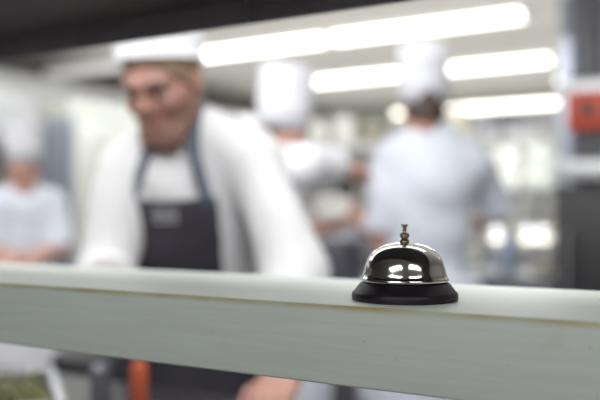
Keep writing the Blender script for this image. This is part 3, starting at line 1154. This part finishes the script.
# plate the reaching cook holds
p = P(331, 207, 3.02)
t = empty('plate', (p.x, p.y, p.z))
tag(t, 'white plate held in the lower hand of the reaching cook', 'plate')
MB().lathe([(0, -.005), (.035, -.005), (.042, 0), (.068, .010), (.069, .013), (.042, .005), (0, .002)], seg=64, ax=Matrix.Rotation(R(42), 3, RGT)).build('plate_body', M['china'], t, 60)

# ------------------------------------------------------------------ right side: pillar, red box, ledge, rack, duct
px0, py0 = -1.13, 4.64
struct('pillar', MB().box(px0, px0 + .55, py0, py0 + .55, 0, ZC), M['pillar_tile'])
p = P(570, 113, 4.55)
t = empty('control_box', (px0, py0, 1.745))
tag(t, 'red control box with black knob mounted on the dark pillar', 'box')
MB().box(-.01, .24, -.10, 0, 0, .195, .012).build('box_body', M['red'], t)
MB().lathe([(0, 0), (.038, 0), (.034, .03), (0, .034)], (.105, -.10, .105), 32, Matrix.Rotation(R(90), 3, 'X')).build('knob', M['black'], t)
MB().box(-.04, .25, -.11, .0, .20, .262, .006).build('hood', M['steel_bright'], t)
MB().box(.06, .09, -.05, -.02, .262, .75, .004).build('conduit', M['steel_dark'], t)
t = empty('steel_ledge', (px0, py0, 1.475))
tag(t, 'bright steel ledge shelf below the red box on the pillar', 'shelf')
MB().box(-.06, .5, -.22, 0, 0, .10, .012).build('ledge_panel', M['steel_bright'], t)
for sx in (.03, .42):
    MB().box(sx, sx + .02, -.16, 0, -.03, 0, .002).build('bracket', M['steel'], t)
t = empty('equipment_cabinet', (px0 + .25, py0 - .25, 0))
tag(t, 'dark equipment cabinet standing in front of the pillar at right', 'cabinet')
MB().box(-.28, .5, -.02, .245, .05, 1.44, .01).build('cabinet_body', M['black'], t)
d = MB().box(-.27, .49, -.04, -.02, .08, 1.40, .006).build('door', M['black'], t)
MB().tube([(-.2, -.04, .7), (-.2, -.075, .7), (-.2, -.075, 1.2), (-.2, -.04, 1.2)], .009).build('handle', M['steel'], d)
for sx in (-.24, .46):
    MB().box(sx - .02, sx + .02, 0, .2, 0, .05).build('foot', M['black'], t)

# vertical duct
p = P(567, 40, 5.6)
t = empty('steel_duct', (p.x, p.y, 0))
tag(t, 'upright round steel duct reaching the ceiling left of the dark pillar', 'duct')
MB().lathe([(0, 0), (.05, 0), (.05, ZC), (0, ZC)], seg=40).build('duct_pipe', M['blue_grey'], t)
for z in (.5, 1.35, 2.1):
    MB().lathe([(.05, z), (.056, z + .005), (.056, z + .035), (.05, z + .04)], seg=40).build('joint_band', M['blue_grey'], t)

# storage rack with crockery
rx0, rx1, ry0, ry1 = -2.06, -1.50, 5.82, 6.27
t = empty('storage_rack', ((rx0 + rx1) / 2, (ry0 + ry1) / 2, 0))
tag(t, 'steel storage rack with crockery and tubs, left of the dark pillar', 'rack')
hw, hd = (rx1 - rx0) / 2, (ry1 - ry0) / 2
for sx in (-1, 1):
    for sy in (-1, 1):
        MB().box(sx * hw - .017, sx * hw + .017, sy * hd - .017, sy * hd + .017, 0, 2.02, .003).build('upright', M['steel_dark'], t)
SH = (.25, .62, 1.00, 1.46, 1.97)
for z in SH:
    MB().box(-hw, hw, -hd, hd, z - .035, z, .004).build('rack_shelf', M['steel_dark'] if z > .5 else M['steel'], t)


def stack_of(px_list, z, name, build, label_fn, cat, group, yy):
    out = []
    for i, xx in enumerate(px_list):
        t_ = empty(name, (xx, yy, z))
        tag(t_, label_fn(i), cat, group)
        build(t_, i)
        out.append(t_)
    return out


def tub(t_, w_, d_, h_, m_, lid=True):
    MB().box(-w_ / 2, w_ / 2, -d_ / 2, d_ / 2, 0, h_ * .93, .012).build('tub_body', m_, t_)
    if lid:
        MB().box(-w_ / 2 - .006, w_ / 2 + .006, -d_ / 2 - .006, d_ / 2 + .006, h_ * .93, h_, .004).build('lid', M['china'], t_)


def bowl_mesh(name, r, h, m_, parent, z=0):
    return MB().lathe([(0, 0), (r * .45, 0), (r * .5, .004), (r * .8, h * .4), (r, h), (r * .97, h), (r * .76, h * .45), (r * .45, .010), (0, .009)], (0, 0, z), 40).build(name, m_, parent, 60)


# upper level: four white tubs, two on two
spots = [(-1.92, 1.46, .22, .17, 'wide white tub on the rack\'s upper shelf, lower left one'), (-1.66, 1.46, .24, .20, 'wide pale tub on the rack\'s upper shelf, lower right one'),
         (-1.91, 1.63, .19, .15, 'smaller white tub stacked on the left tub of the upper shelf'), (-1.66, 1.66, .20, .13, 'smaller pale tub stacked on the right tub of the upper shelf')]
for i, (xx, z, w_, h_, lb) in enumerate(spots):
    t = empty('storage_tub', (xx, 6.02, z))
    tag(t, lb, 'tub', 'tubs on the rack\'s upper shelf')
    tub(t, w_, .26, h_, M['china'] if i % 2 == 0 else M['plastic_clear'])
t = empty('baking_tray', (-1.93, 6.0, 1.97))
tag(t, 'black baking tray on the top of the storage rack', 'tray')
MB().box(-.09, .09, -.16, .16, 0, .05, .008).build('tray_body', M['black'], t)
MB().box(-.10, .10, -.17, .17, .05, .058, .002).build('rim', M['black'], t)
# middle level: cream bins and beige packets
for i, (xx, w_, h_, m_, lb) in enumerate([(-1.93, .13, .20, 'cream', 'narrow cream tub left on the rack\'s middle shelf'), (-1.77, .14, .30, 'plastic_clear', 'tall pale tub in the middle of the rack\'s middle shelf'),
                                          (-1.60, .13, .36, 'cream', 'tallest cream tub right on the rack\'s middle shelf')]):
    t = empty('storage_tub', (xx, 6.06, 1.0))
    tag(t, lb, 'tub', 'tubs on the rack\'s middle shelf')
    tub(t, w_, .22, h_, M[m_])
for i, xx in enumerate((-1.99, -1.86, -1.73, -1.60)):
    t = empty('bowl', (xx, 5.89, 1.0))
    tag(t, ['white bowl at the left end of the row on the rack\'s middle shelf', 'second white bowl from the left on the rack\'s middle shelf', 'third white bowl from the left on the rack\'s middle shelf',
            'white bowl at the right end of the row on the rack\'s middle shelf'][i], 'bowl', 'bowls on the rack\'s middle shelf')
    bowl_mesh('bowl_body', .058, .10, M['china'], t)
# low levels: dark crates
for i, (xx, z, lb) in enumerate([(-1.78, .62, 'dark crate on the rack\'s fourth shelf down'), (-1.78, .25, 'dark crate on the rack\'s bottom shelf')]):
    t = empty('crate', (xx, 6.02, z))
    tag(t, lb, 'crate', 'crates low on the rack')
    MB().box(-.22, .22, -.17, .17, 0, .24, .01).build('crate_body', M['black'], t)
    MB().box(-.23, .23, -.18, .18, .24, .27, .006).build('rim', M['steel_dark'], t)

# warm lamps in front of the rack, over a serving counter
t = empty('hot_counter', (-1.40, 5.22, 0))
tag(t, 'dark hot counter with lamp gantry in front of the storage rack', 'counter')
MB().box(-.55, .48, -.3, .3, .1, .90, .006).build('cabinet_body', M['steel_dark'], t)
MB().box(-.57, .50, -.32, .32, .90, .94, .006).build('worktop', M['steel'], t)
for sx in (-.50, .43):
    MB().cyl((sx, -.2, 0), (sx, -.2, .1), .02).build('leg', M['steel'], t)
    MB().cyl((sx, .2, 0), (sx, .2, .1), .02).build('leg', M['steel'], t)
    MB().box(sx - .012, sx + .012, .26, .29, .94, 1.30, .002).build('lamp_post', M['steel'], t)
MB().box(-.52, .46, .24, .31, 1.30, 1.335, .004).build('lamp_rail', M['steel_dark'], t)
for k, (pxx, lb) in enumerate(((497, 'warm glowing heat lamp just right of the cook seen from behind'), (528, 'middle warm glowing heat lamp under the lamp rail'), (543, 'warm glowing heat lamp at the right end of the rail'))):
    a = P(pxx, 237, 1.0) - cam.location
    q = cam.location + a * (5.30 / a.y)
    t = empty('heat_lamp', (q.x, q.y, q.z))
    tag(t, lb, 'lamp', 'heat lamps over the hot counter')
    MB().ball((0, 0, 0), .045, (1, 1, .8), 3).build('bulb', M['lamp_warm'], t, 180)
    MB().lathe([(.015, .07), (.055, .03), (.058, .012), (.052, .012), (.013, .062)], seg=32).build('lamp_shade', M['steel'], t)
    MB().cyl((0, 0, .06), (0, 0, 1.30 - q.z), .008).build('stem', M['steel'], t)
a = P(508, 268, 1.0) - cam.location
q = cam.location + a * (4.92 / a.y)
t = empty('water_bottle', (q.x, q.y, .94))
tag(t, 'blue bottle standing on the hot counter beside the cook seen from behind', 'bottle')
MB().lathe([(0, 0), (.045, 0), (.048, .006), (.048, .17), (.035, .21), (.016, .235), (.016, .27), (0, .27)], seg=32).build('bottle_body', M['bottle_blue'], t)
MB().lathe([(.018, .262), (.018, .285), (0, .287)], seg=24).build('cap', M['china'], t)
a = P(543, 284, 1.0) - cam.location
q = cam.location + a * (4.85 / a.y)
t = empty('bowl', (q.x, q.y, .94))
tag(t, 'cream bowl on the hot counter seen just above the serving shelf', 'bowl')
bowl_mesh('bowl_body', .075, .075, M['cream'], t)

# ------------------------------------------------------------------ cooking line behind the cooks
for i, xx in enumerate((-3.4, -2.45)):
    t = empty('cooking_range', (xx, 4.45, 0))
    tag(t, ['black cooking range behind the reaching cook', 'black cooking range in front of the cook seen from behind'][i], 'cooker', 'black cooking ranges')
    MB().box(-.45, .45, -.38, .38, .1, .86, .008).build('range_body', M['black'], t)
    MB().box(-.46, .46, -.40, .40, .86, .90, .006).build('cooktop', M['steel_dark'], t)
    d = MB().box(-.40, .40, -.40, -.38, .2, .66, .006).build('oven_door', M['steel_dark'], t)
    MB().tube([(-.33, -.40, .61), (-.33, -.44, .61), (.33, -.44, .61), (.33, -.40, .61)], .010).build('handle', M['steel'], d)
    for k in range(4):
        MB().cyl((-.3 + .2 * k, -.38, .76), (-.3 + .2 * k, -.415, .76), .026, .022).build('knob', M['steel'], t)
    for sx in (-.4, .4):
        for sy in (-.32, .32):
            MB().cyl((sx, sy, 0), (sx, sy, .1), .02).build('leg', M['steel_dark'], t)
    MB().box(-.46, .46, .37, .40, .90, 1.08, .004).build('splashback', M['steel'], t)


def pot(px, yy, r, h, m_, label, z=.90, lid=True):
    a_ = P(px, 250, 1.0) - cam.location
    q_ = cam.location + a_ * (yy / a_.y)
    t_ = empty('stock_pot', (q_.x, q_.y, z))
    tag(t_, label, 'pot', 'pots on the cooking ranges')
    MB().lathe([(0, 0), (r * .97, 0), (r, .01), (r, h), (r * 1.03, h + .004), (r * .97, h), (r * .96, .012), (0, .01)], seg=48).build('pot_body', m_, t_)
    for s in (-1, 1):
        MB().tube([(s * r * .98, -.04, h * .75), (s * (r + .035), -.04, h * .78), (s * (r + .035), .04, h * .78), (s * r * .98, .04, h * .75)], .006).build('handle', M['steel'], t_)
    if lid:
        l_ = MB().lathe([(r * 1.04, h + .003), (r * 1.02, h + .012), (r * .5, h + .03), (0, h + .034)], seg=48).build('lid', M['steel_dark'], t_)
        MB().tube([(-.03, 0, h + .03), (-.03, 0, h + .055), (.03, 0, h + .055), (.03, 0, h + .03)], .006).build('handle', M['steel'], l_)


pot(338, 4.25, .15, .24, M['steel_dark'], 'dark stock pot seen between the reaching cook and the cook from behind')
pot(352, 4.62, .13, .30, M['steel'], 'taller steel stock pot behind the dark one')

# shelf over the cooking line, with jars and tins
t = empty('island_shelf', (-3.6, 7.3, 0))
tag(t, 'long steel island shelf above head height behind the hats', 'shelf')
MB().box(-2.0, 1.6, -.2, .2, 1.95, 1.99, .004).build('shelf_board', M['steel_bright'], t)
MB().box(-2.0, 1.6, -.2, .2, 1.42, 1.46, .004).build('shelf_board', M['steel'], t)
for sx in (-1.9, -.3, 1.5):
    MB().box(sx - .02, sx + .02, .16, .20, 0, 1.99, .002).build('upright', M['steel_dark'], t)
MB().box(-2.0, 1.6, -.34, .34, .86, .90, .004).build('worktop', M['steel'], t)
MB().box(-1.95, 1.55, -.30, .30, .12, .86, .004).build('cabinet_body', M['steel_dark'], t)
rg = random.Random(11)
names = ['olive', 'china', 'steel', 'cream', 'black', 'plastic_clear', 'olive', 'steel_bright', 'china', 'cream', 'olive', 'steel']
word = dict(olive='olive', china='white', steel='grey steel', cream='cream', black='black', plastic_clear='pale', steel_bright='bright steel')
order = ['first', 'second', 'third', 'fourth', 'fifth', 'sixth', 'seventh', 'eighth', 'ninth', 'tenth', 'eleventh', 'twelfth']
for lv, (z, yy) in enumerate(((1.99, 7.24), (1.46, 7.24))):
    for i in range(12):
        xx = -5.4 + i * .29 + rg.uniform(-.03, .03)
        m_ = names[(i * 5 + lv * 3) % 12]
        r_ = rg.uniform(.07, .11)
        h_ = rg.uniform(.14, .28)
        t = empty('storage_jar', (xx, yy, z))
        tag(t, '%s lidded canister, %s from the left on the island\'s %s shelf' % (word[m_], order[i], ['top', 'lower'][lv]), 'canister', 'canisters on the island\'s %s shelf' % ['top', 'lower'][lv])
        MB().lathe([(0, 0), (r_ * .96, 0), (r_, .008), (r_, h_ * .85), (r_ * .9, h_ * .88), (0, h_ * .88)], seg=28).build('jar_body', M[m_], t)
        MB().lathe([(r_ * .95, h_ * .86), (r_ * .97, h_ * .96), (r_ * .9, h_), (0, h_)], seg=28).build('lid', M['steel'] if i % 2 else M['china'], t)

# ------------------------------------------------------------------ left side: fridge, hood, side counter
t = empty('tall_fridge', (-4.57, 4.23, 0))
tag(t, 'tall pale fridge with blue grey side, left of the bearded cook', 'fridge')
t.location = (-4.6, 4.26, 0)
MB().box(-.36, 0, 0, .95, .1, 2.0, .01).build('fridge_body', M['blue_grey'], t)
MB().box(-.36, 0, 0, .95, 2.0, 2.12, .006).build('top_panel', M['white_enamel'], t)
for k in range(2):
    d = MB().box(0, .04, .01 + k * .47, .475 + k * .465, .13, 1.98, .012).build('door', M['white_enamel'], t)
    hy = .42 if k == 0 else .53
    MB().tube([(.04, hy, .95), (.085, hy, .95), (.085, hy, 1.35), (.04, hy, 1.35)], .010).build('handle', M['steel'], d)
for sy in (.08, .87):
    for sx in (-.3, -.05):
        MB().cyl((sx, sy, 0), (sx, sy, .1), .022).build('foot', M['black'], t)

t = empty('extraction_hood', (X0, 5.0, 2.0))
tag(t, 'long pale steel extraction hood along the left wall', 'hood')
MB().box(0.0, 1.35, -3.2, 4.6, 0, .46, .02).build('hood_body', M['steel_bright'], t)
MB().box(-.0, 1.38, -3.23, 4.63, -.05, .0, .008).build('hood_rim', M['steel'], t)
MB().box(.4, .9, -.3, .3, .46, .6, .01).build('duct', M['steel'], t)

for i, yy in enumerate((2.6, 4.4, 6.2, 8.0)):
    t = empty('side_counter', (X0 + .42, yy, 0))
    tag(t, 'steel side counter against the left wall, %s from the near end' % order[i], 'counter', 'side counters on the left wall')
    MB().box(-.40, .40, -.88, .88, .86, .90, .004).build('worktop', M['steel'], t)
    MB().box(-.38, .36, -.86, .86, .12, .86, .004).build('cabinet_body', M['steel_dark'], t)
    for k in range(2):
        d = MB().box(.36, .38, -.85 + k * .86, -.01 + k * .86, .15, .83, .004).build('door', M['steel'], t)
        MB().tube([(.38, -.08 + k * .16, .5), (.405, -.08 + k * .16, .5), (.405, -.08 + k * .16, .7), (.38, -.08 + k * .16, .7)], .006).build('handle', M['steel'], d)
    for sx in (-.34, .3):
        for sy in (-.8, .8):
            MB().cyl((sx, sy, 0), (sx, sy, .12), .02).build('leg', M['steel'], t)
    t = empty('steel_mixer', (X0 + .42, yy + .3, .90))
    tag(t, 'grey countertop mixer on the %s side counter along the left wall' % order[i], 'mixer', 'mixers on the side counters')
    MB().box(-.12, .12, -.16, .16, 0, .05, .015).build('base', M['blue_grey'], t)
    MB().box(-.07, .07, .04, .15, .05, .42, .03).build('column', M['blue_grey'], t)
    MB().box(-.085, .085, -.17, .15, .36, .52, .05, seg=4).build('head', M['blue_grey'], t)
    bowl_mesh('mixing_bowl', .11, .16, M['steel'], t, .055)

# ------------------------------------------------------------------ light
def area(name, loc, rot, sx, sy, power, col=(1, 1, 1)):
    d_ = bpy.data.lights.new(name, 'AREA')
    d_.shape = 'RECTANGLE'
    d_.size, d_.size_y = sx, sy
    d_.energy = power
    d_.color = col
    o_ = bpy.data.objects.new(name, d_)
    COL.objects.link(o_)
    o_.location = loc
    o_.rotation_euler = rot
    return o_


area('kitchen_light', (-1.8, 0.93, 2.50), (0, 0, 0), 4.0, .16, 14, (.955, .975, 1))  # unseen top fill added for the cook at the pass
area('kitchen_light', (-1.3, 0.66, 2.15), (R(52), 0, 0), 2.6, .2, 17, (.955, .975, 1))  # added key light without a fitting, tilted from the lintel at the near cook
area('kitchen_light', (-.2, 0.66, 2.0), (R(66), 0, R(28)), 1.4, .2, 15, (.955, .975, 1))  # added frontal fill aimed deeper, at the two cooks farther in
area('kitchen_light', (-2.0, 1.75, 2.50), (R(28), 0, 0), 4.0, .2, 34, (.97, .985, 1))  # unseen tilted fill added to light the farther cooks' whites
area('kitchen_light', (-2.6, 5.19, 2.50), (0, 0, 0), 4.0, .2, 40, (.955, .975, 1))
area('kitchen_light', (-1.5, 5.3, 2.50), (0, 0, 0), 1.0, .2, 12, (1, 1, .93))  # extra fill added to brighten the storage rack
area('kitchen_light', (-4.3, 3.6, 2.50), (0, 0, 0), .2, 2.0, 16, (.98, 1, .98))  # extra fill added to lift the left background
area('kitchen_light', (-3.0, 8.4, 2.50), (0, 0, 0), 5.0, .2, 80, (1, .99, .95))
# unseen upward fill added to brighten the ceiling, no fitting there
area('ceiling_wash', (-2.8, 6.2, 1.9), (math.pi, 0, 0), 7.0, 7.0, 110, (1, .985, .95))
# the dining room's own ceiling panels
area('dining_light', (-.45, -2.05, 2.55), (0, 0, YAW), 1.8, .8, 44, (.93, 1, .97))
area('dining_light', (1.85, -.62, 2.55), (0, 0, YAW), 1.8, .8, 32, (1, .97, .88))

wd = bpy.data.worlds.new('world')
scene.world = wd
wd.use_nodes = True
bg = wd.node_tree.nodes['Background']
bg.inputs['Color'].default_value = (0.93, 0.97, 1.0, 1)
bg.inputs['Strength'].default_value = 1.6

scene.view_settings.view_transform = 'Standard'
scene.view_settings.look = 'None'
scene.view_settings.exposure = 0.0
scene.view_settings.gamma = 1.12
scene.cycles.use_denoising = True
scene.cycles.max_bounces = 8
scene.cycles.sample_clamp_indirect = 4.0
